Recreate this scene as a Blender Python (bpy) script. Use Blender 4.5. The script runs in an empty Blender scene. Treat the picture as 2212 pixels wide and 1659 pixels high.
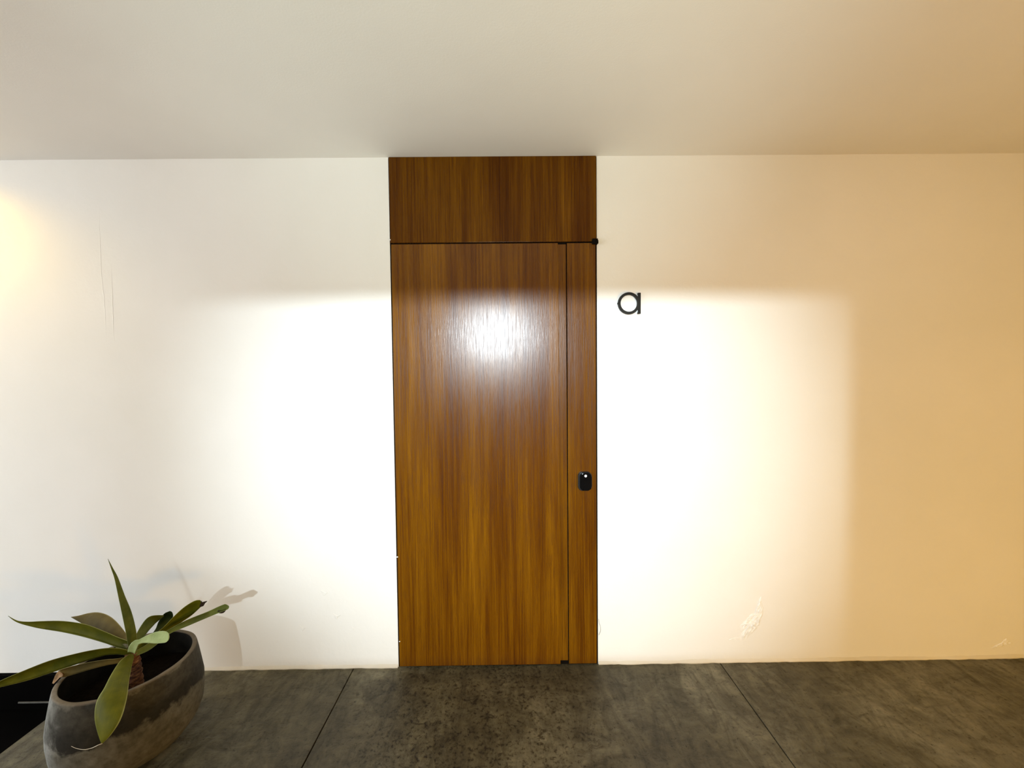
import bpy, bmesh, math, random
from mathutils import Vector, Matrix, noise as mnoise

random.seed(7)
SC = bpy.context.scene
COL = SC.collection

# ------------------------------------------------------------------ camera, world, lights, exposure
F, PITCH, ROLL, YAW = 852.1, 0.0341, -0.0103, 0.0064        # focal length in pixels of a 2212 px wide frame
CAM = Vector((0.0150, -1.9267, 1.4755))
_fwd = Vector((math.sin(YAW) * math.cos(PITCH), math.cos(YAW) * math.cos(PITCH), -math.sin(PITCH)))
_r0 = Vector((math.cos(YAW), -math.sin(YAW), 0))
_u0 = _r0.cross(_fwd)
_right = _r0 * math.cos(ROLL) + _u0 * math.sin(ROLL)
_up = _u0 * math.cos(ROLL) - _r0 * math.sin(ROLL)
cd = bpy.data.cameras.new('camera')
cd.sensor_fit = 'HORIZONTAL'; cd.sensor_width = 36.0; cd.lens = 36.0 * F / 2212.0
cd.clip_start = 0.02
cam = bpy.data.objects.new('camera', cd); COL.objects.link(cam)
m = Matrix((_right, _up, -_fwd)).transposed().to_4x4(); m.translation = CAM
cam.matrix_world = m
SC.camera = cam


def at(px, py, depth):
    """Point at a given distance along the viewing axis (used to lay out the plant)."""
    return CAM + (_fwd + _right * ((px - 1106) / F) - _up * ((py - 829.5) / F)) * depth


SC.view_settings.view_transform = 'Standard'
SC.view_settings.look = 'None'
SC.view_settings.exposure = 0.0
SC.view_settings.gamma = 1.0
SC.view_settings.use_curve_mapping = False
SC.cycles.max_bounces = 12
SC.cycles.diffuse_bounces = 8
SC.cycles.use_denoising = True

W = bpy.data.worlds.new('world'); SC.world = W
W.use_nodes = True
W.node_tree.nodes['Background'].inputs[0].default_value = (0.94, 0.985, 1.02, 1)
W.node_tree.nodes['Background'].inputs[1].default_value = 3.4


def lamp(name, kind, loc, energy, color, target=None, **kw):
    d = bpy.data.lights.new(name, kind)
    d.energy = energy; d.color = color
    for k, v in kw.items():
        setattr(d, k, v)
    o = bpy.data.objects.new(name, d); COL.objects.link(o)
    o.location = loc
    if target is not None:
        o.rotation_euler = (Vector(target) - Vector(loc)).to_track_quat('-Z', 'Y').to_euler()
    return o


# floodlight outside, shining through the opening in the added wall behind the camera
lamp('flood_light', 'SPOT', (-0.22, -5.6, 2.16), 1480, (0.80, 0.93, 1.0), (0.06, 0.0, 1.13),
     spot_size=math.radians(38), spot_blend=1.0, shadow_soft_size=0.035)
# warm recessed ceiling spot close to the wall, left of the frame
lamp('left_downlight', 'SPOT', (-2.63, -0.28, 2.49), 27, (1.0, 0.62, 0.06), (-2.63, -0.24, 0),
     spot_size=math.radians(158), spot_blend=0.8, shadow_soft_size=0.07)
# warm fill added low behind the camera to tint the right side
lamp('rear_fill', 'POINT', (2.25, -3.1, 0.30), 176, (1.0, 0.565, 0.10), shadow_soft_size=0.2)
# fill added behind the camera, turned up to brighten the ceiling
lamp('ceiling_fill', 'SPOT', (-0.1, -2.95, 0.55), 135, (0.76, 1.0, 1.0), (-0.1, -0.75, 2.5),
     spot_size=math.radians(54), spot_blend=1.0, shadow_soft_size=0.1)


# ------------------------------------------------------------------ material helpers
def mat(name):
    m = bpy.data.materials.new(name); m.use_nodes = True
    nt = m.node_tree
    b = nt.nodes['Principled BSDF']
    return m, nt, b


def N(nt, t, **kw):
    n = nt.nodes.new(t)
    for k, v in kw.items():
        if k in n.inputs.keys() if isinstance(k, str) else False:
            n.inputs[k].default_value = v
        else:
            setattr(n, k, v)
    return n


def L(nt, a, b):
    nt.links.new(a, b)


def ramp(nt, fac, stops):
    r = nt.nodes.new('ShaderNodeValToRGB')
    e = r.color_ramp.elements
    while len(e) < len(stops):
        e.new(0.5)
    for el, (p, c) in zip(e, stops):
        el.position = p
        el.color = (c[0], c[1], c[2], 1) if not isinstance(c, (int, float)) else (c, c, c, 1)
    L(nt, fac, r.inputs['Fac'])
    return r


def coords(nt, scale=(1, 1, 1), kind='Object', loc=(0, 0, 0)):
    tc = nt.nodes.new('ShaderNodeTexCoord')
    mp = nt.nodes.new('ShaderNodeMapping')
    mp.inputs['Scale'].default_value = scale
    mp.inputs['Location'].default_value = loc
    L(nt, tc.outputs[kind], mp.inputs['Vector'])
    return mp.outputs['Vector']


def noise(nt, vec, scale, detail=4, rough=0.55, dist=0.0):
    n = nt.nodes.new('ShaderNodeTexNoise')
    n.inputs['Scale'].default_value = scale
    n.inputs['Detail'].default_value = detail
    n.inputs['Roughness'].default_value = rough
    n.inputs['Distortion'].default_value = dist
    L(nt, vec, n.inputs['Vector'])
    return n.outputs['Fac']


def mix(nt, fac, a, b, mode='MIX'):
    x = nt.nodes.new('ShaderNodeMix'); x.data_type = 'RGBA'; x.blend_type = mode
    for sock, v in ((x.inputs[0], fac), (x.inputs[6], a), (x.inputs[7], b)):
        if hasattr(v, 'links'):
            L(nt, v, sock)
        elif isinstance(v, (int, float)):
            sock.default_value = v
        else:
            sock.default_value = (v[0], v[1], v[2], 1)
    return x.outputs[2]


def math_(nt, op, a, b=None):
    x = nt.nodes.new('ShaderNodeMath'); x.operation = op
    for sock, v in ((x.inputs[0], a), (x.inputs[1], b)):
        if v is None:
            continue
        if hasattr(v, 'links'):
            L(nt, v, sock)
        else:
            sock.default_value = v
    return x.outputs[0]


def bump(nt, b, h, strength, dist=0.01):
    n = nt.nodes.new('ShaderNodeBump')
    n.inputs['Strength'].default_value = strength
    n.inputs['Distance'].default_value = dist
    L(nt, h, n.inputs['Height'])
    L(nt, n.outputs['Normal'], b.inputs['Normal'])


def plaster(name, c1, c2, fine=0.25, wave=1.0):
    m, nt, b = mat(name)
    v = coords(nt, kind='Object')
    big = noise(nt, v, 1.3, 3)
    r = ramp(nt, big, [(0.35, c1), (0.7, c2)])
    L(nt, r.outputs[0], b.inputs['Base Color'])
    b.inputs['Roughness'].default_value = 0.75
    b.inputs['Specular IOR Level'].default_value = 0.2
    n1 = noise(nt, v, 9, 3); n2 = noise(nt, v, 160, 3)
    h = math_(nt, 'ADD', math_(nt, 'MULTIPLY', n1, wave), math_(nt, 'MULTIPLY', n2, 0.09))
    bump(nt, b, h, fine, 0.012)
    return m


M = {}
M['wall'] = plaster('wall_plaster', (0.84, 0.83, 0.79), (0.88, 0.87, 0.84))
M['ceiling'] = plaster('ceiling_plaster', (0.82, 0.80, 0.76), (0.86, 0.84, 0.80), 0.3, 0.25)
M['rear'] = plaster('dark_grey_render', (0.085, 0.08, 0.07), (0.11, 0.105, 0.095), 0.5)
M['trim'] = plaster('old_plaster', (0.66, 0.62, 0.52), (0.82, 0.80, 0.74), 0.6)


def concrete():
    m, nt, b = mat('floor_concrete')
    v = coords(nt, kind='Object')
    tc = coords(nt, (1, 2.2, 1), 'Object')
    n1 = noise(nt, v, 1.6, 5, 0.6, 0.6)
    n2 = noise(nt, tc, 9, 6, 0.65, 0.8)
    n3 = noise(nt, v, 70, 3, 0.6)
    n4 = noise(nt, v, 26, 5, 0.7, 1.2)
    n5 = noise(nt, coords(nt, (3.5, 1.2, 1), 'Object', (2, 5, 0)), 3.0, 5, 0.65, 2.0)
    base = ramp(nt, n1, [(0.30, (0.056, 0.047, 0.026)), (0.5, (0.094, 0.083, 0.050)), (0.68, (0.170, 0.157, 0.108))])
    mid = ramp(nt, n2, [(0.30, (0.45, 0.42, 0.36)), (0.52, (1, 1, 1)), (0.72, (1.4, 1.38, 1.32))])
    c = mix(nt, 0.7, base.outputs[0], mid.outputs[0], 'MULTIPLY')
    swirl = ramp(nt, n5, [(0.34, (0.50, 0.48, 0.42)), (0.5, (1, 1, 1)), (0.66, (1.35, 1.35, 1.33))])
    c = mix(nt, 0.8, c, swirl.outputs[0], 'MULTIPLY')
    speck = ramp(nt, n4, [(0.30, (0.35, 0.32, 0.24)), (0.45, (1, 1, 1)), (0.60, (1.0, 1.0, 1.0)), (0.74, (1.35, 1.35, 1.3))])
    c = mix(nt, 0.75, c, speck.outputs[0], 'MULTIPLY')
    pit = ramp(nt, n3, [(0.28, (0.10, 0.08, 0.05)), (0.39, (1, 1, 1)), (0.72, (1.12, 1.12, 1.12))])
    c = mix(nt, 0.8, c, pit.outputs[0], 'MULTIPLY')
    # darker, pitted patch in front of the door
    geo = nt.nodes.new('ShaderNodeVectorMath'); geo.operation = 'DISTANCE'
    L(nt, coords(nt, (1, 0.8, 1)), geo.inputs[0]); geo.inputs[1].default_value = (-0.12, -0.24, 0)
    roughened = ramp(nt, math_(nt, 'ADD', geo.outputs['Value'], math_(nt, 'MULTIPLY', math_(nt, 'SUBTRACT', n2, 0.5), 0.5)), [(0.30, 1.0), (0.62, 0.0)])
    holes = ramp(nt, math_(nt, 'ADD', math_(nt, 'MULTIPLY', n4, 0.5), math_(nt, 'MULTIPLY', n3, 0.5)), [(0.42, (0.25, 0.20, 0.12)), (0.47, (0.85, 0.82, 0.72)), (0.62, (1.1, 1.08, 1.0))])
    c = mix(nt, math_(nt, 'MULTIPLY', roughened.outputs[0], 0.85), c, mix(nt, 1.0, c, holes.outputs[0], 'MULTIPLY'))
    L(nt, c, b.inputs['Base Color'])
    b.inputs['Roughness'].default_value = 0.5
    b.inputs['Specular IOR Level'].default_value = 0.3
    h = math_(nt, 'ADD', n2, math_(nt, 'ADD', math_(nt, 'MULTIPLY', n3, 0.5), n4))
    bump(nt, b, h, 0.5, 0.006)
    return m


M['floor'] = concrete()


def wood(name, off, k=1.0, spec=0.30):
    m, nt, b = mat(name)
    v = coords(nt, (1, 1, 0.05), 'Object', off)
    v2 = coords(nt, (1, 1, 0.012), 'Object', off)
    warp = noise(nt, v, 5.0, 3, 0.5, 1.0)
    bands = noise(nt, v, 16, 4, 0.6, 0.8)
    fine = noise(nt, v2, 150, 3, 0.6)
    pore = noise(nt, coords(nt, (1, 1, 0.04), 'Object', off), 420, 2, 0.5)
    s = math_(nt, 'ADD', math_(nt, 'MULTIPLY', bands, 0.40),
              math_(nt, 'ADD', math_(nt, 'MULTIPLY', warp, 0.28), math_(nt, 'MULTIPLY', fine, 0.36)))
    r = ramp(nt, s, [(0.36, (0.060 * k, 0.015 * k, 0.0003)), (0.48, (0.118 * k, 0.038 * k, 0.0006)),
                     (0.58, (0.178 * k, 0.068 * k, 0.0012)), (0.70, (0.27 * k, 0.112 * k, 0.0035))])
    p = ramp(nt, pore, [(0.38, (0.62, 0.55, 0.5)), (0.48, (1, 1, 1))])
    c = mix(nt, 0.55, r.outputs[0], p.outputs[0], 'MULTIPLY')
    L(nt, c, b.inputs['Base Color'])
    rr = ramp(nt, math_(nt, 'ADD', math_(nt, 'MULTIPLY', fine, 0.5), math_(nt, 'MULTIPLY', pore, 0.5)), [(0.36, 0.32), (0.62, 0.19)])
    L(nt, rr.outputs[0], b.inputs['Roughness'])
    b.inputs['Specular IOR Level'].default_value = spec
    h = math_(nt, 'ADD', math_(nt, 'MULTIPLY', fine, 0.6), pore)
    bump(nt, b, h, 0.13, 0.0015)
    return m


M['wood_leaf'] = wood('teak_door_leaf', (0, 0, 0), 0.92)
M['wood_top'] = wood('teak_transom', (3.1, 0, 1.7), 0.74, 0.12)
M['wood_side'] = wood('teak_side_panel', (7.3, 0, 0.6), 0.86)
M['wood_strip'] = wood('teak_pull_strip', (5.2, 0, 0.9), 0.8)


def plain(name, c, rough=0.5, spec=0.5, metal=0.0, var=0.15, scale=30):
    m, nt, b = mat(name)
    n = noise(nt, coords(nt), scale, 3)
    lo = tuple(x * (1 - var) for x in c); hi = tuple(min(1, x * (1 + var)) for x in c)
    r = ramp(nt, n, [(0.3, lo), (0.7, hi)])
    L(nt, r.outputs[0], b.inputs['Base Color'])
    b.inputs['Roughness'].default_value = rough
    b.inputs['Specular IOR Level'].default_value = spec
    b.inputs['Metallic'].default_value = metal
    return m


M['black'] = plain('black_gap', (0.004, 0.003, 0.002), 0.9, 0.1)
M['lock'] = plain('black_gloss_plastic', (0.003, 0.003, 0.0035), 0.18, 0.15)
M['lock_body'] = plain('dark_grey_plastic', (0.012, 0.012, 0.014), 0.4, 0.25)
M['dot'] = plain('white_print', (0.85, 0.85, 0.88), 0.5, 0.3, var=0.02)
M['sign'] = plain('black_painted_metal', (0.012, 0.012, 0.010), 0.5, 0.2)
M['stone'] = plain('black_stone', (0.0012, 0.0010, 0.0008), 0.8, 0.02, var=0.4, scale=6)
M['strip'] = plain('dull_metal', (0.12, 0.115, 0.10), 0.6, 0.3, 0.0)
M['chip'] = plain('bare_plaster', (0.88, 0.87, 0.83), 0.85, 0.15, var=0.06, scale=40)
M['wire'] = plain('grey_thread', (0.15, 0.145, 0.13), 0.6, 0.3)
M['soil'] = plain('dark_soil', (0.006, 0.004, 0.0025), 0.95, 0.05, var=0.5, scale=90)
M['inner'] = plain('dark_inner_concrete', (0.012, 0.010, 0.007), 0.8, 0.15, var=0.4, scale=20)
M['dry'] = plain('dried_leaf', (0.30, 0.19, 0.10), 0.8, 0.2, var=0.4, scale=60)
M['dark_dry'] = plain('blackened_leaf_tip', (0.022, 0.012, 0.006), 0.7, 0.2, var=0.5, scale=60)
M['thread'] = plain('pale_fibre', (0.55, 0.48, 0.38), 0.7, 0.2)


def leaf_mat(name, c1, c2, edge):
    m, nt, b = mat(name)
    tc = nt.nodes.new('ShaderNodeTexCoord')
    sep = nt.nodes.new('ShaderNodeSeparateXYZ')
    L(nt, tc.outputs['UV'], sep.inputs[0])
    n = noise(nt, coords(nt, kind='Object'), 22, 4)
    str_ = noise(nt, coords(nt, (1.2, 30, 1), 'UV'), 3, 2)
    r = ramp(nt, math_(nt, 'ADD', math_(nt, 'MULTIPLY', n, 0.6), math_(nt, 'MULTIPLY', str_, 0.4)), [(0.35, c1), (0.65, c2)])
    d = math_(nt, 'ABSOLUTE', math_(nt, 'SUBTRACT', sep.outputs[1], 0.5))
    e = ramp(nt, d, [(0.455, 0.0), (0.495, 1.0)])
    c = mix(nt, math_(nt, 'MULTIPLY', e.outputs[0], 0.7), r.outputs[0], edge)
    L(nt, c, b.inputs['Base Color'])
    b.inputs['Roughness'].default_value = 0.55
    b.inputs['Specular IOR Level'].default_value = 0.10
    b.inputs['Subsurface Weight'].default_value = 0.0
    bump(nt, b, str_, 0.12, 0.003)
    return m


M['leaf_olive'] = leaf_mat('olive_leaf', (0.058, 0.063, 0.002), (0.122, 0.119, 0.005), (0.36, 0.37, 0.12))
M['leaf_green'] = leaf_mat('green_leaf', (0.045, 0.066, 0.008), (0.115, 0.125, 0.022), (0.32, 0.38, 0.18))
M['leaf_brown'] = leaf_mat('brownish_leaf', (0.105, 0.082, 0.024), (0.17, 0.135, 0.045), (0.36, 0.32, 0.14))
M['leaf_pale'] = leaf_mat('pale_leaf', (0.20, 0.25, 0.08), (0.33, 0.38, 0.16), (0.48, 0.55, 0.30))
M['leaf_dark'] = leaf_mat('dark_leaf', (0.016, 0.028, 0.006), (0.036, 0.054, 0.014), (0.12, 0.16, 0.07))


def pot_mat():
    m, nt, b = mat('weathered_pot_concrete')
    v = coords(nt)
    sep = nt.nodes.new('ShaderNodeSeparateXYZ'); L(nt, v, sep.inputs[0])
    n1 = noise(nt, v, 7, 5, 0.62, 0.5)
    n2 = noise(nt, v, 45, 4, 0.62)
    n3 = noise(nt, v, 19, 5, 0.65, 0.3)
    base = ramp(nt, n1, [(0.3, (0.072, 0.064, 0.044)), (0.7, (0.145, 0.133, 0.102))])
    spk = ramp(nt, n2, [(0.30, (0.55, 0.53, 0.48)), (0.52, (1, 1, 1)), (0.75, (1.35, 1.35, 1.35))])
    c = mix(nt, 0.8, base.outputs[0], spk.outputs[0], 'MULTIPLY')
    # left flank coloured greyer and paler, painting in light from the left
    fx = math_(nt, 'ADD', sep.outputs[0], math_(nt, 'MULTIPLY', math_(nt, 'SUBTRACT', n3, 0.5), 0.14))
    lit_flank = ramp(nt, math_(nt, 'ADD', fx, 0.20), [(0.05, 1.0), (0.17, 0.0)])
    pale = ramp(nt, n2, [(0.3, (0.27, 0.27, 0.245)), (0.7, (0.56, 0.56, 0.52))])
    c = mix(nt, math_(nt, 'MULTIPLY', lit_flank.outputs[0], 0.75), c, pale.outputs[0])
    # damp, mossy stain: a band below the rim with a ragged lower border
    z = math_(nt, 'ADD', sep.outputs[2], math_(nt, 'ADD', math_(nt, 'MULTIPLY', math_(nt, 'SUBTRACT', n1, 0.5), 0.10), math_(nt, 'MULTIPLY', math_(nt, 'SUBTRACT', n3, 0.5), 0.08)))
    band = ramp(nt, z, [(0.206, 0.0), (0.222, 1.0), (0.262, 0.95), (0.30, 0.72), (0.345, 0.62), (0.352, 0.1)])
    keep = ramp(nt, math_(nt, 'ADD', fx, 0.20), [(0.06, 0.12), (0.15, 1.0)])
    sh = math_(nt, 'MULTIPLY', band.outputs[0], keep.outputs[0])
    c = mix(nt, math_(nt, 'MULTIPLY', sh, 0.97), c, mix(nt, n2, (0.003, 0.0025, 0.001), (0.022, 0.018, 0.010)))
    # bare brownish rim
    rim = ramp(nt, sep.outputs[2], [(0.3505, 0.0), (0.3525, 1.0)])
    c = mix(nt, math_(nt, 'MULTIPLY', rim.outputs[0], 0.8), c, (0.17, 0.132, 0.088))
    L(nt, c, b.inputs['Base Color'])
    b.inputs['Roughness'].default_value = 0.75
    b.inputs['Specular IOR Level'].default_value = 0.2
    bump(nt, b, math_(nt, 'ADD', n3, math_(nt, 'MULTIPLY', n2, 0.5)), 0.35, 0.006)
    return m


M['pot'] = pot_mat()


def trunk_mat():
    m, nt, b = mat('brown_trunk')
    n = noise(nt, coords(nt, (1, 1, 2.5)), 60, 4)
    r = ramp(nt, n, [(0.35, (0.035, 0.008, 0.003)), (0.55, (0.16, 0.06, 0.02)), (0.75, (0.36, 0.20, 0.08))])
    L(nt, r.outputs[0], b.inputs['Base Color'])
    b.inputs['Roughness'].default_value = 0.8
    bump(nt, b, n, 0.6, 0.006)
    return m


M['trunk'] = trunk_mat()


# ------------------------------------------------------------------ mesh helpers
def link(name, bm, m, parent=None, loc=None, smooth=False, **props):
    me = bpy.data.meshes.new(name)
    bmesh.ops.recalc_face_normals(bm, faces=bm.faces[:])
    if smooth:
        for f in bm.faces:
            f.smooth = True
    bm.to_mesh(me); bm.free()
    o = bpy.data.objects.new(name, me); COL.objects.link(o)
    me.materials.append(m)
    if loc is not None:
        o.location = loc
    if parent is not None:
        o.parent = parent
    for k, v in props.items():
        o[k] = v
    return o


def empty(name, loc, **props):
    o = bpy.data.objects.new(name, None); COL.objects.link(o)
    o.location = loc; o.empty_display_size = 0.1
    for k, v in props.items():
        o[k] = v
    return o


def box(bm, x0, x1, y0, y1, z0, z1, bev=0.0, seg=2):
    vs = [bm.verts.new(p) for p in ((x0, y0, z0), (x1, y0, z0), (x1, y1, z0), (x0, y1, z0),
                                    (x0, y0, z1), (x1, y0, z1), (x1, y1, z1), (x0, y1, z1))]
    fs = [bm.faces.new([vs[i] for i in q]) for q in ((3, 2, 1, 0), (4, 5, 6, 7), (0, 1, 5, 4), (1, 2, 6, 5), (2, 3, 7, 6), (3, 0, 4, 7))]
    if bev > 0:
        es = list({e for f in fs for e in f.edges})
        bmesh.ops.bevel(bm, geom=es, offset=bev, segments=seg, profile=0.5, affect='EDGES')
    return fs


def box_obj(name, dims, m, parent=None, bev=0.0, **props):
    bm = bmesh.new(); box(bm, *dims, bev=bev)
    return link(name, bm, m, parent, **props)


def tube(bm, pts, r, n=6, r_end=None):
    pts = [Vector(p) for p in pts]
    rings = []
    for i, p in enumerate(pts):
        t = (pts[min(i + 1, len(pts) - 1)] - pts[max(i - 1, 0)]).normalized()
        a = t.orthogonal().normalized(); b = t.cross(a)
        rr = r if r_end is None else r + (r_end - r) * i / (len(pts) - 1)
        rings.append([bm.verts.new(p + (a * math.cos(k * 2 * math.pi / n) + b * math.sin(k * 2 * math.pi / n)) * rr) for k in range(n)])
    for A, B in zip(rings, rings[1:]):
        for k in range(n):
            bm.faces.new((A[k], A[(k + 1) % n], B[(k + 1) % n], B[k]))
    bm.faces.new(rings[0][::-1]); bm.faces.new(rings[-1])


def catmull(pts, n):
    out = []
    P = [pts[0]] + list(pts) + [pts[-1]]
    segs = len(pts) - 1
    for i in range(n + 1):
        u = i / n * segs
        k = min(int(u), segs - 1); t = u - k
        p0, p1, p2, p3 = P[k], P[k + 1], P[k + 2], P[k + 3]
        out.append(tuple(0.5 * (2 * b + (c - a) * t + (2 * a - 5 * b + 4 * c - d) * t * t + (3 * b - a - 3 * c + d) * t ** 3)
                         for a, b, c, d in zip(p0, p1, p2, p3)))
    return out


# ------------------------------------------------------------------ the setting
CEIL = 2.5
XL, XR, YB = -6.0, 3.9, -3.4
EDGE = -1.99                       # left edge of the concrete slab
DX0, DX1 = -0.5502, 0.4403         # door opening
# wall with the door: two wings around the door recess and a backing behind it
bm = bmesh.new()
box(bm, XL, DX0 - 0.004, 0.0, 0.2, 0.0, CEIL)
box(bm, DX1 + 0.004, XR + 0.2, 0.0, 0.2, 0.0, CEIL)
box(bm, DX0 - 0.004, DX1 + 0.004, 0.12, 0.2, 0.0, CEIL)
wall = link('wall_back', bm, M['wall'], kind='structure')
box_obj('ceiling', (XL, XR + 0.2, YB - 0.2, 0.2, CEIL, CEIL + 0.15), M['ceiling'], kind='structure')
box_obj('wall_right_added', (XR, XR + 0.2, YB, 0.0, 0.0, CEIL), M['rear'], kind='structure')  # unseen end wall, added to block ambient light from the right
# unseen wall added behind the camera, its opening shapes the floodlight's patch
WX0, WX1, WZ0, WZ1 = -0.98, 0.535, 1.311, 2.035
bm = bmesh.new()
y0, y1 = YB - 0.1, YB
box(bm, -3.0, WX0, y0, y1, 0, CEIL); box(bm, WX1, XR, y0, y1, 0, CEIL)
box(bm, WX0, WX1, y0, y1, 0, WZ0); box(bm, WX0, WX1, y0, y1, WZ1, CEIL)
link('wall_front_added', bm, M['rear'], kind='structure')

# floor: concrete slabs with sawn joints between them; the slab ends at the left over a lower dark floor
fl = empty('floor', (0, 0, 0), kind='structure')
J = [EDGE, -0.7767, 1.0557, 2.6, XR]
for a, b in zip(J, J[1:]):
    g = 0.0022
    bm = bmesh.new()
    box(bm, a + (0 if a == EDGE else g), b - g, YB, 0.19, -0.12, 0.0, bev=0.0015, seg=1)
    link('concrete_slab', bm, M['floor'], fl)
box_obj('joint_bed', (EDGE + 0.02, XR, YB + 0.02, 0.18, -0.118, -0.012), M['black'], fl)
f2 = empty('floor_lower', (0, 0, 0), kind='structure')
f2.name = 'floor.001'
box_obj('stone_paving', (XL, EDGE, YB, 0.2, -0.30, -0.17), M['stone'], f2)
box_obj('baseboard_left', (XL, EDGE, -0.02, 0.2, -0.17, 0.0), M['stone'], kind='structure')
box_obj('trim_3', (-2.42, -2.05, -0.024, -0.0195, -0.137, -0.131), M['strip'], kind='structure')


# worn plaster lip along the foot of the wall, left and right of the door
def lip(name, x0, x1, seed):
    bm = bmesh.new()
    n = int((x1 - x0) / 0.02)
    prev = None
    for i in range(n + 1):
        x = x0 + (x1 - x0) * i / n
        a = mnoise.noise(Vector((x * 2.1, seed, 0))); b_ = mnoise.noise(Vector((x * 9, seed, 3))); c = mnoise.noise(Vector((x * 30, seed, 7)))
        h = max(0.004, 0.013 + 0.008 * a + 0.004 * b_ + 0.003 * c)
        d = max(0.002, 0.006 + 0.005 * b_ + 0.003 * c)
        row = [bm.verts.new(p) for p in ((x, 0.002, h + 0.006), (x, -0.0015, h), (x, -d, h * 0.35), (x, -d - 0.001, 0.0), (x, 0.002, 0.0))]
        if prev:
            for k in range(4):
                bm.faces.new((prev[k], prev[k + 1], row[k + 1], row[k]))
        prev = row
    return link(name, bm, M['trim'], kind='structure', smooth=True)


lip('trim_1', EDGE, DX0 - 0.006, 1.3)
lip('trim_2', DX1 + 0.006, XR, 4.1)


# spots where plaster has broken away or bulges: rough raised patches on the wall
def patch(name, outline, depth, seed, rough, m, parent):
    """Ragged patch: outline of (x, z) points, lifted rim and a broken interior."""
    bm = bmesh.new()
    cx = sum(p[0] for p in outline) / len(outline); cz = sum(p[1] for p in outline) / len(outline)
    dense = []
    for i in range(len(outline)):
        a = outline[i]; b = outline[(i + 1) % len(outline)]
        for k in range(4):
            t = k / 4
            dense.append((a[0] + (b[0] - a[0]) * t, a[1] + (b[1] - a[1]) * t))
    R_ = 7
    rings = []
    for j in range(R_ + 1):
        s = 1 - j / (R_ + 0.5) if j else 1.12
        ring = []
        for i, (x, z) in enumerate(dense):
            px, pz = cx + (x - cx) * s, cz + (z - cz) * s
            w = mnoise.noise(Vector((px * 90, pz * 90, seed)))
            w2 = mnoise.noise(Vector((px * 260, pz * 260, seed + 5)))
            if j == 0:
                y = 0.001
            elif j == 1:
                y = -depth * (0.30 + 0.45 * w + 0.25 * w2)
            else:
                y = -depth * (0.45 + 0.9 * rough * w + 0.9 * rough * w2)
            ring.append(bm.verts.new((px + 0.004 * w2, min(y, 0.001), pz + 0.004 * w)))
        rings.append(ring)
    n = len(dense)
    for A, B in zip(rings, rings[1:]):
        for k in range(n):
            bm.faces.new((A[k], A[(k + 1) % n], B[(k + 1) % n], B[k]))
    bm.faces.new(rings[-1])
    return link(name, bm, m, parent)


def wpt(px, py):
    d = _fwd + _right * ((px - 1106) / F) - _up * ((py - 829.5) / F)
    t = -CAM.y / d.y
    p = CAM + d * t
    return (p.x, p.z)


patch('plaster_scar', [wpt(*p) for p in ((1644, 1290), (1648, 1310), (1647, 1330), (1640, 1350), (1626, 1366), (1612, 1380), (1597, 1384),
                                          (1601, 1368), (1599, 1352), (1608, 1342), (1622, 1328), (1636, 1320), (1638, 1302))],
      0.006, 2.0, 0.9, M['chip'], wall)
patch('plaster_scar', [wpt(*p) for p in ((1574, 1382), (1584, 1378), (1598, 1376), (1600, 1381), (1586, 1385), (1576, 1384))], 0.003, 3.0, 0.2, M['chip'], wall)
patch('plaster_scar', [wpt(*p) for p in ((2168, 1383), (2174, 1379), (2183, 1386), (2190, 1389), (2178, 1392), (2166, 1396), (2152, 1399), (2139, 1400), (2150, 1394), (2162, 1390))],
      0.004, 6.0, 0.8, M['wall'], wall)
for k, (x, y, sx, sy) in enumerate(((701, 1281, 10, 7), (727, 1331, 9, 7), (762, 1358, 3, 5), (654, 1358, 6, 7))):
    patch('plaster_scar', [wpt(x - sx, y - sy), wpt(x - sx * .3, y + sy * .6), wpt(x - sx * .2, y + sy), wpt(x + sx, y - sy * .4), wpt(x + sx * .2, y - sy * .1)],
          0.003, 8.0 + k, 0.2, M['wall'], wall)


# vertical crack with flaking edges, at the left
def ridge(name, pts, r, seed):
    bm = bmesh.new()
    P = catmull([wpt(*p) for p in pts], 40)
    prev = None
    for i, (x, z) in enumerate(P):
        w = mnoise.noise(Vector((z * 30, seed, 0))); t = math.sin(math.pi * i / 40)
        x += 0.003 * w
        hh = r * (0.4 + 0.8 * abs(w)) * t
        row = [bm.verts.new(p) for p in ((x - r * 2.2, 0.0005, z), (x - r * 0.5, -hh * 0.4, z), (x + r * 0.3, -hh, z), (x + r * 1.1, 0.0005, z))]
        if prev:
            for k in range(3):
                bm.faces.new((prev[k], prev[k + 1], row[k + 1], row[k]))
        prev = row
    link(name, bm, M['wall'], wall, smooth=True)


ridge('plaster_crack', ((214, 455), (216, 520), (219, 590), (226, 660), (230, 745)), 0.0022, 1)
ridge('plaster_crack', ((240, 570), (243, 640), (244, 690), (247, 742)), 0.0022, 2)

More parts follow.
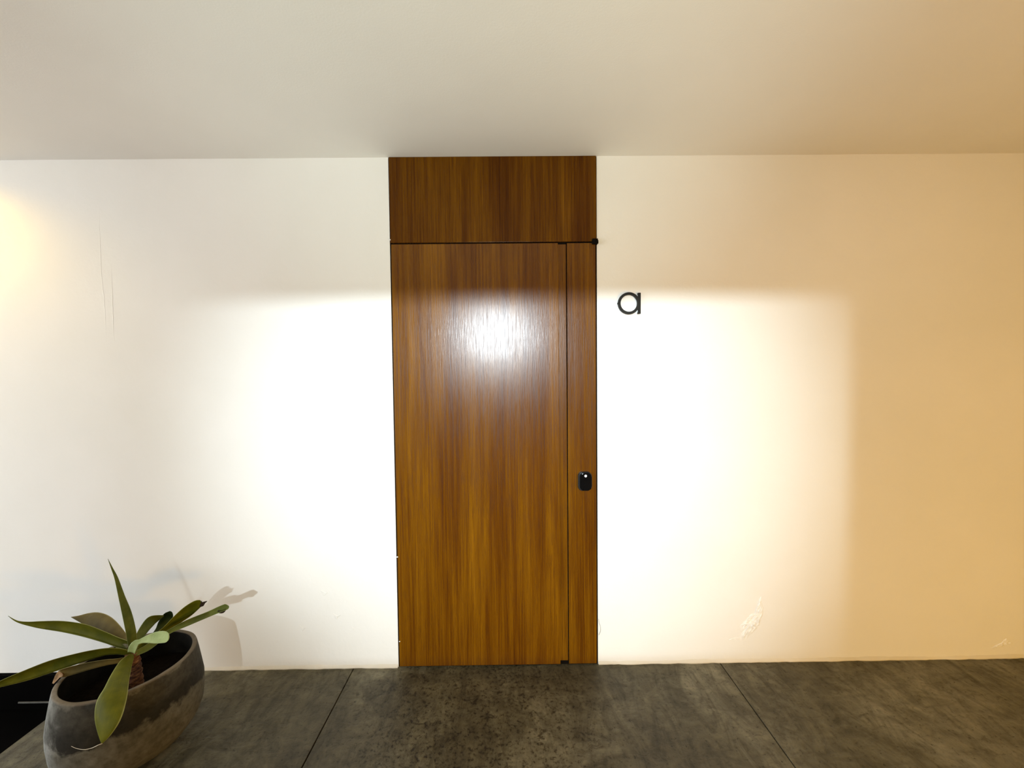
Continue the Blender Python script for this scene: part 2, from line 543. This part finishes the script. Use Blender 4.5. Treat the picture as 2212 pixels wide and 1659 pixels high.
# ------------------------------------------------------------------ door
door = empty('door_1', (0, 0, 0), kind='structure')
FY = -0.006                         # face of the door stands a few millimetres proud of the plaster
ZT = 2.0905                         # joint between transom and leaf
GX0, GX1 = 0.2555, 0.2945           # recessed pull strip of the leaf
SX0 = 0.2985
box_obj('door_gap', (DX0 - 0.0039, DX1 + 0.0039, 0.004, 0.119, 0.0, CEIL - 0.0005), M['black'], door)
box_obj('transom_panel', (DX0, DX1, FY, 0.05, ZT + 0.004, CEIL - 0.001), M['wood_top'], door, bev=0.0012)
lf = box_obj('door_leaf', (DX0 + 0.003, GX0, FY, 0.035, 0.007, ZT - 0.003), M['wood_leaf'], door, bev=0.0015)
box_obj('pull_strip', (GX0 - 0.001, GX1, FY + 0.005, 0.035, 0.022, ZT - 0.008), M['wood_strip'], lf, bev=0.001)
sp = box_obj('side_panel', (SX0, DX1 - 0.003, FY, 0.035, 0.008, ZT - 0.004), M['wood_side'], door, bev=0.0015)


def rounded(bm, cx, cz, w, h, r, y0, y1, bev=0.0, n=8, bow=0.0):
    pts = []
    for (sx, sz, a0) in ((1, 1, 0), (-1, 1, 90), (-1, -1, 180), (1, -1, 270)):
        for k in range(n + 1):
            a = math.radians(a0 + 90 * k / n)
            x = sx * (w / 2 - r) + r * math.cos(a); z = sz * (h / 2 - r) + r * math.sin(a)
            z += math.copysign(bow, z) * (1 - (2 * x / w) ** 2) if bow else 0
            pts.append((cx + x, cz + z))
    lo = [bm.verts.new((x, y0, z)) for x, z in pts]
    hi = [bm.verts.new((x, y1, z)) for x, z in pts]
    n_ = len(pts)
    bm.faces.new(lo); f = bm.faces.new(hi[::-1])
    for k in range(n_):
        bm.faces.new((lo[k], hi[k], hi[(k + 1) % n_], lo[(k + 1) % n_]))
    if bev:
        bmesh.ops.bevel(bm, geom=list(f.edges), offset=bev, segments=3, profile=0.5, affect='EDGES')


a_, b_ = wpt(1263, 1038)
bm = bmesh.new(); rounded(bm, a_ - 0.0015, b_, 0.068, 0.088, 0.020, FY, FY - 0.012, 0.003, bow=0.003)
lock = link('smart_lock', bm, M['lock_body'], door, label='black keypad lock with rounded corners on the narrow side panel')
bm = bmesh.new(); rounded(bm, a_ + 0.001, b_, 0.057, 0.084, 0.019, FY - 0.012, FY - 0.019, 0.004, bow=0.003)
link('lock_cover', bm, M['lock'], lock)
cx, cz = wpt(1263, 1025.3)
bm = bmesh.new()
rounded(bm, cx, cz, 0.0125, 0.0125, 0.0061, FY - 0.0185, FY - 0.0196)
link('logo_dot', bm, M['dot'], lock, label='white round logo on the lock')
bm = bmesh.new()
for dx in (-1, 1):
    v = [bm.verts.new(p) for p in ((cx + dx * 0.0017 - 0.0005, FY - 0.0199, cz + 0.0017), (cx + dx * 0.0017 + 0.0005, FY - 0.0199, cz + 0.0017),
                                   (cx + 0.0005, FY - 0.0199, cz - 0.0002), (cx - 0.0005, FY - 0.0199, cz - 0.0002))]
    bm.faces.new(v)
v = [bm.verts.new(p) for p in ((cx - 0.0005, FY - 0.0199, cz), (cx + 0.0005, FY - 0.0199, cz), (cx + 0.0005, FY - 0.0199, cz - 0.002), (cx - 0.0005, FY - 0.0199, cz - 0.002))]
bm.faces.new(v)
link('logo_mark', bm, M['lock'], lock)
# black catch at the top right corner of the side panel
cx, cz = wpt(1284, 523.5)
bm = bmesh.new(); box(bm, cx - 0.013, cx + 0.013, FY - 0.014, 0.004, cz - 0.012, cz + 0.012, bev=0.001)
box(bm, cx + 0.004, cx + 0.0145, FY - 0.018, FY - 0.013, cz - 0.013, cz + 0.004, bev=0.0015)
link('door_catch', bm, M['black'], door, label='small black catch at the upper right corner')
# loose thread of sealant hanging at the right edge near the floor
bm = bmesh.new()
pts = [wpt(*p) for p in ((1293, 1336), (1294, 1345), (1296.5, 1352), (1297, 1360), (1295, 1368), (1293, 1370))]
tube(bm, [(x, -0.004 - 0.003 * math.sin(i), z) for i, (x, z) in enumerate(catmull(pts, 14))], 0.0007, 5)
link('loose_thread', bm, M['wire'], door, label='thin grey thread hanging beside the right edge')
# chips of white filler along the top and left edges
for (x, y, s) in ((990, 336, 0.004), (947, 335.5, 0.003), (842.5, 519, 0.005), (859, 1202, 0.004), (864, 1384, 0.003)):
    px, pz = wpt(x, y)
    bm = bmesh.new(); bmesh.ops.create_icosphere(bm, subdivisions=1, radius=s)
    for v in bm.verts:
        v.co = Vector((v.co.x * 1.2, v.co.y * 0.6, v.co.z * 0.9)) + Vector((px, FY, pz))
    link('filler_chip', bm, M['chip'], door)

# ------------------------------------------------------------------ letter sign
lx, lz = wpt(1358.5, 656)
bm = bmesh.new()
ro, ri, n = 0.0528, 0.0405, 56
cxl = -0.0035


def extr(outer, inner, y0, y1):
    k = len(outer)
    o0 = [bm.verts.new((x, y0, z)) for x, z in outer]; o1 = [bm.verts.new((x, y1, z)) for x, z in outer]
    i0 = [bm.verts.new((x, y0, z)) for x, z in inner]; i1 = [bm.verts.new((x, y1, z)) for x, z in inner]
    for q in range(k):
        w = (q + 1) % k
        bm.faces.new((o0[q], o0[w], o1[w], o1[q])); bm.faces.new((i0[q], i1[q], i1[w], i0[w]))
        bm.faces.new((o1[q], o1[w], i1[w], i1[q])); bm.faces.new((o0[q], i0[q], i0[w], o0[w]))


extr([(cxl + ro * math.cos(2 * math.pi * k / n), ro * math.sin(2 * math.pi * k / n)) for k in range(n)],
     [(cxl + ri * math.cos(2 * math.pi * k / n), ri * math.sin(2 * math.pi * k / n)) for k in range(n)], -0.006, -0.014)
box(bm, 0.0415, 0.0535, -0.0141, -0.006, -0.0505, 0.050, bev=0.0006, seg=1)
box(bm, 0.039, 0.046, -0.0138, -0.006, -0.0515, -0.043, bev=0.0005, seg=1)
box(bm, 0.039, 0.046, -0.0138, -0.006, 0.040, 0.0495, bev=0.0005, seg=1)
box(bm, -0.0585, -0.054, -0.0135, -0.006, -0.004, 0.004, bev=0.001, seg=1)
sg = link('letter_sign', bm, M['sign'], None, loc=(lx, 0, lz), label='black raised lowercase letter a fixed on the white wall right of the door', category='sign')
for (x, z) in ((0.047, 0.040), (0.047, -0.040), (-0.047, 0.0)):
    bm = bmesh.new()
    tube(bm, [(x, 0.001, z), (x, -0.007, z)], 0.003, 8)
    link('mounting_pin', bm, M['sign'], sg)

# ------------------------------------------------------------------ planter with agave
PX, PY, PH, PA, PB, PPH = -1.4737, -0.4165, 0.3535, 0.2027, 0.1916, 0.80
plant = empty('potted_agave', (PX, PY, 0), category='plant',
              label='agave with long olive green leaves in a round weathered concrete pot on the floor')


def loc(p):
    return Vector(p) - Vector((PX, PY, 0))


# profile: radius factor against height factor, outside then inside
prof = [(0.0, 0.46), (0.015, 0.54), (0.05, 0.65), (0.12, 0.85), (0.25, 1.02), (0.35, 1.08), (0.5, 1.107), (0.62, 1.105), (0.75, 1.072), (0.88, 1.037), (0.965, 1.012), (0.988, 1.004), (0.996, 1.0),
        (1.0, 0.993), (1.0015, 0.98), (1.0015, 0.945), (1.0, 0.932), (0.994, 0.926), (0.985, 0.923), (0.90, 0.935), (0.75, 0.96), (0.60, 0.98), (0.5, 0.97)]
N_OUT = 17                           # rings up to here are outside and rim, the rest the much darker inner wall
bm = bmesh.new()
SEG = 96
rings = []
for (t, s) in prof:
    ring = []
    for k in range(SEG):
        a = 2 * math.pi * k / SEG
        x = PA * s * math.cos(a); y = PB * s * math.sin(a)
        w = 1 + 0.006 * mnoise.noise(Vector((math.cos(a) * 1.5, math.sin(a) * 1.5, t * 3)))
        ring.append(bm.verts.new(((x * math.cos(PPH) - y * math.sin(PPH)) * w, (x * math.sin(PPH) + y * math.cos(PPH)) * w,
                                  PH * t + (0.002 * mnoise.noise(Vector((math.cos(a) * 3, math.sin(a) * 3, 9))) if t > 0.9 else 0))))
    rings.append(ring)
for j, (A, B) in enumerate(zip(rings, rings[1:])):
    for k in range(SEG):
        f = bm.faces.new((A[k], A[(k + 1) % SEG], B[(k + 1) % SEG], B[k]))
        f.material_index = 1 if j >= N_OUT else 0
bm.faces.new(rings[0][::-1]); bm.faces.new(rings[-1]).material_index = 1
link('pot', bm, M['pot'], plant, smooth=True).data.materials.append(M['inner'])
# soil
SOIL = 0.255
bm = bmesh.new()
rr = []
for j in range(1, 9):
    ring = []
    for k in range(40):
        a = 2 * math.pi * k / 40; r = 0.198 * j / 8
        x, y = r * math.cos(a) * 0.985, r * math.sin(a) * 0.94
        x, y = x * math.cos(PPH) - y * math.sin(PPH), x * math.sin(PPH) + y * math.cos(PPH)
        ring.append(bm.verts.new((x, y, SOIL + 0.010 * mnoise.noise(Vector((x * 30, y * 30, 2))))))
    rr.append(ring)
c0 = bm.verts.new((0, 0, SOIL))
for k in range(40):
    bm.faces.new((c0, rr[0][k], rr[0][(k + 1) % 40]))
for A, B in zip(rr, rr[1:]):
    for k in range(40):
        bm.faces.new((A[k], B[k], B[(k + 1) % 40], A[(k + 1) % 40]))
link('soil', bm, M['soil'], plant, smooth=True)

D0 = 1.535                           # viewing distance of the plant's crown
crown = at(285, 1404, D0)
foot = Vector((crown.x + 0.004, crown.y + 0.004, SOIL - 0.02))
bm = bmesh.new()
TR, TS = 22, 20
prev = None
for i in range(TR + 1):
    t = i / TR
    c = foot.lerp(crown + Vector((0, 0, -0.012)), t)
    r = 0.027 * (1 - 0.22 * t) * (1 + 0.09 * math.sin(i * 1.9))
    ring = []
    for k in range(TS):
        a = 2 * math.pi * k / TS
        w = 1 + 0.14 * mnoise.noise(Vector((math.cos(a) * 2, math.sin(a) * 2, t * 9)))
        ring.append(bm.verts.new(loc(c + Vector((math.cos(a), math.sin(a), 0)) * r * w)))
    if prev:
        for k in range(TS):
            bm.faces.new((prev[k], prev[(k + 1) % TS], ring[(k + 1) % TS], ring[k]))
    prev = ring
bm.faces.new(prev)
link('stem', bm, M['trunk'], plant, smooth=True)


def make_leaf(ctrl, mkey, tilt=0.3, cup=0.18, name='leaf', parent=None, thick=0.0035, nl=30, nw=8, closed_tip=True, **props):
    """ctrl: (px, py, depth offset, width px) along the midline; tilt: how far the right side leans away; cup: gutter depth."""
    P = catmull(ctrl, nl)
    top, bot = [], []
    bm = bmesh.new()
    uvl = bm.loops.layers.uv.new('UVMap')
    uv = {}
    for i, (px, py, dd, w) in enumerate(P):
        w = max(w, 0.6)
        a = P[max(i - 1, 0)]; b = P[min(i + 1, nl)]
        tx, ty = b[0] - a[0], b[1] - a[1]
        ln = math.hypot(tx, ty) or 1
        nx, ny = -ty / ln, tx / ln
        mid = at(px, py, D0 + dd)
        e0 = at(px - nx * w / 2, py - ny * w / 2, D0 + dd - tilt * w / 2 / 560)
        e1 = at(px + nx * w / 2, py + ny * w / 2, D0 + dd + tilt * w / 2 / 560)
        t3 = (at(b[0], b[1], D0 + b[2]) - at(a[0], a[1], D0 + a[2])).normalized()
        side = (e1 - e0)
        nrm = t3.cross(side).normalized()
        if nrm.dot(CAM - mid) < 0:
            nrm = -nrm
        rt, rb = [], []
        for k in range(nw + 1):
            s = k / nw
            q = e0.lerp(e1, s)
            g = 1 - (2 * s - 1) ** 2
            th = thick * (0.25 + 0.75 * g) * min(1, w / 14 + 0.15)
            q = q - nrm * cup * side.length * g
            vt = bm.verts.new(loc(q + nrm * th * 0.5)); vb = bm.verts.new(loc(q - nrm * th * 0.5))
            uv[vt] = uv[vb] = (i / nl, s)
            rt.append(vt); rb.append(vb)
        top.append(rt); bot.append(rb)
    for i in range(nl):
        for k in range(nw):
            bm.faces.new((top[i][k], top[i][k + 1], top[i + 1][k + 1], top[i + 1][k]))
            bm.faces.new((bot[i][k], bot[i + 1][k], bot[i + 1][k + 1], bot[i][k + 1]))
        bm.faces.new((top[i][0], top[i + 1][0], bot[i + 1][0], bot[i][0]))
        bm.faces.new((top[i][nw], bot[i][nw], bot[i + 1][nw], top[i + 1][nw]))
    for i in (0, nl):
        for k in range(nw):
            bm.faces.new((top[i][k], bot[i][k], bot[i][k + 1], top[i][k + 1]))
    for f in bm.faces:
        for lp in f.loops:
            lp[uvl].uv = uv[lp.vert]
    return link(name, bm, M[mkey], parent or plant, smooth=True, **props)


# back-left leaf showing its brownish underside
make_leaf([(282, 1398, 0.01, 14), (268, 1381, 0.05, 22), (250, 1366, 0.08, 34), (230, 1352, 0.11, 43), (211, 1343, 0.13, 41), (190, 1339, 0.14, 30), (170, 1336, 0.14, 13), (153.5, 1333, 0.14, 1)],
          'leaf_brown', 0.5, -0.12)
# back-right leaves
make_leaf([(292, 1398, 0.01, 13), (301, 1376, 0.06, 17), (313, 1357, 0.10, 20), (326, 1342, 0.13, 21), (340, 1335, 0.15, 13), (354, 1330, 0.16, 2)], 'leaf_green', 0.4, 0.1)
make_leaf([(296, 1402, 0.02, 10), (325, 1380, 0.10, 10), (341, 1363, 0.15, 13), (350, 1349, 0.17, 19), (360, 1336, 0.18, 22), (366, 1328, 0.18, 18), (369, 1322, 0.18, 8)], 'leaf_dark', 0.6, 0.2)
l10 = make_leaf([(295, 1404, 0.01, 11), (310, 1393, 0.04, 12), (335, 1376, 0.08, 12), (356, 1361, 0.11, 13), (382, 1339, 0.14, 20), (405, 1321, 0.16, 24), (424, 1307, 0.17, 20), (434, 1303, 0.175, 14)],
                'leaf_olive', 0.5, 0.12)
make_leaf([(433, 1304, 0.174, 14), (437, 1305, 0.177, 10), (441, 1302, 0.18, 5), (447.5, 1298.5, 0.183, 1)], 'dark_dry', 0.3, 0.05, 'dried_tip', l10, nl=8, label='shrivelled dark brown leaf tip')
l11 = make_leaf([(292, 1412, -0.005, 10), (315, 1401, 0.02, 13), (335, 1387, 0.05, 13), (363, 1366, 0.09, 9), (404, 1346, 0.12, 13), (450, 1327, 0.14, 12), (475, 1316, 0.15, 13), (488, 1311, 0.155, 13), (491, 1309, 0.156, 10)],
                'leaf_green', -0.4, 0.22)
make_leaf([(470, 1321, 0.147, 5), (476, 1322, 0.149, 6), (482, 1321, 0.15, 6), (488, 1316, 0.153, 3)], 'dark_dry', 0.2, 0.05, 'dried_tip', l11, nl=8, label='blackened torn edge at the leaf end')
# small leaf at the back, left
make_leaf([(279, 1410, 0.0, 12), (266, 1404.5, 0.03, 13), (256, 1398, 0.05, 11), (246, 1390, 0.07, 2)], 'leaf_olive', 0.3, 0.15, nl=16)
# long left leaf with a curled point
make_leaf([(284, 1398, 0.0, 17), (271, 1393, 0.015, 19), (248, 1385.5, 0.03, 21), (226, 1377, 0.04, 23), (181, 1362, 0.05, 27), (135.6, 1353.5, 0.06, 24), (90, 1350, 0.065, 16.5), (62, 1347.5, 0.065, 9), (42, 1344, 0.065, 4.5), (30, 1339, 0.065, 2.6), (17.5, 1330.5, 0.065, 0.6)],
          'leaf_olive', -0.5, 0.16, nl=44)
# tall upright leaf
make_leaf([(288, 1406, 0.0, 17), (286, 1388, 0.0, 21), (282.6, 1363, 0.0, 23), (274, 1325, 0.01, 21.5), (262.6, 1288, 0.02, 14.5), (251.5, 1250, 0.03, 8.5), (243, 1230, 0.035, 4.8), (233, 1207, 0.04, 0.6)],
          'leaf_green', 0.6, 0.25, nl=40)
# low left leaf reaching out of the frame
make_leaf([(282, 1412, -0.01, 11), (258, 1407.5, -0.02, 13), (231, 1407.5, -0.03, 15), (205, 1412.5, -0.04, 18), (173, 1421, -0.05, 22), (115.5, 1438, -0.06, 26), (57.7, 1458.5, -0.07, 23), (0, 1478, -0.08, 13), (-14, 1484, -0.08, 8), (-26, 1490, -0.08, 1)],
          'leaf_olive', -0.5, 0.18, nl=44)
# broken leaf resting on the pot's rim, its end dried
l5 = make_leaf([(283, 1421, -0.015, 10), (256, 1427.5, -0.04, 10), (230, 1431, -0.055, 12), (200, 1437, -0.07, 15), (165, 1446, -0.085, 18), (140, 1453, -0.09, 18), (128, 1456.5, -0.09, 15)], 'leaf_brown', -0.5, 0.2)
make_leaf([(131, 1455.5, -0.092, 15), (125, 1460, -0.094, 11), (119, 1469, -0.096, 7), (114, 1477, -0.10, 3)], 'dry', 0.5, 0.25, 'dried_tip', l5, nl=10, label='pale brown dried leaf end')
# pale young leaf folded to the right
make_leaf([(283, 1411, -0.03, 15), (287, 1399, -0.045, 17), (294, 1389, -0.06, 13), (302, 1385.5, -0.07, 9), (318, 1381, -0.085, 16), (335, 1378, -0.10, 24), (350, 1376, -0.11, 26), (359, 1376, -0.115, 23), (364, 1376.5, -0.118, 14)],
          'leaf_pale', -0.6, 0.10)
# broad leaf hanging over the pot's front rim, with a thread at its point
l6 = make_leaf([(286, 1415, -0.02, 10), (277, 1427, -0.05, 22), (269, 1440, -0.085, 31), (257.6, 1469, -0.16, 43), (249, 1498, -0.215, 54), (238, 1526, -0.25, 62), (231, 1555, -0.275, 54), (225, 1584, -0.29, 30), (219.5, 1607, -0.30, 1)],
               'leaf_olive', 0.15, -0.08, nl=40)
bm = bmesh.new()
tube(bm, [loc(at(x, y, D0 + d)) for x, y, d in catmull([(221, 1606, -0.30), (212, 1609.5, -0.305), (198, 1616, -0.30), (182, 1619, -0.30), (166, 1617, -0.295), (154, 1612, -0.29)], 18)], 0.0011, 5, 0.0005)
link('leaf_thread', bm, M['thread'], l6, label='pale dried fibre hanging from the leaf point')
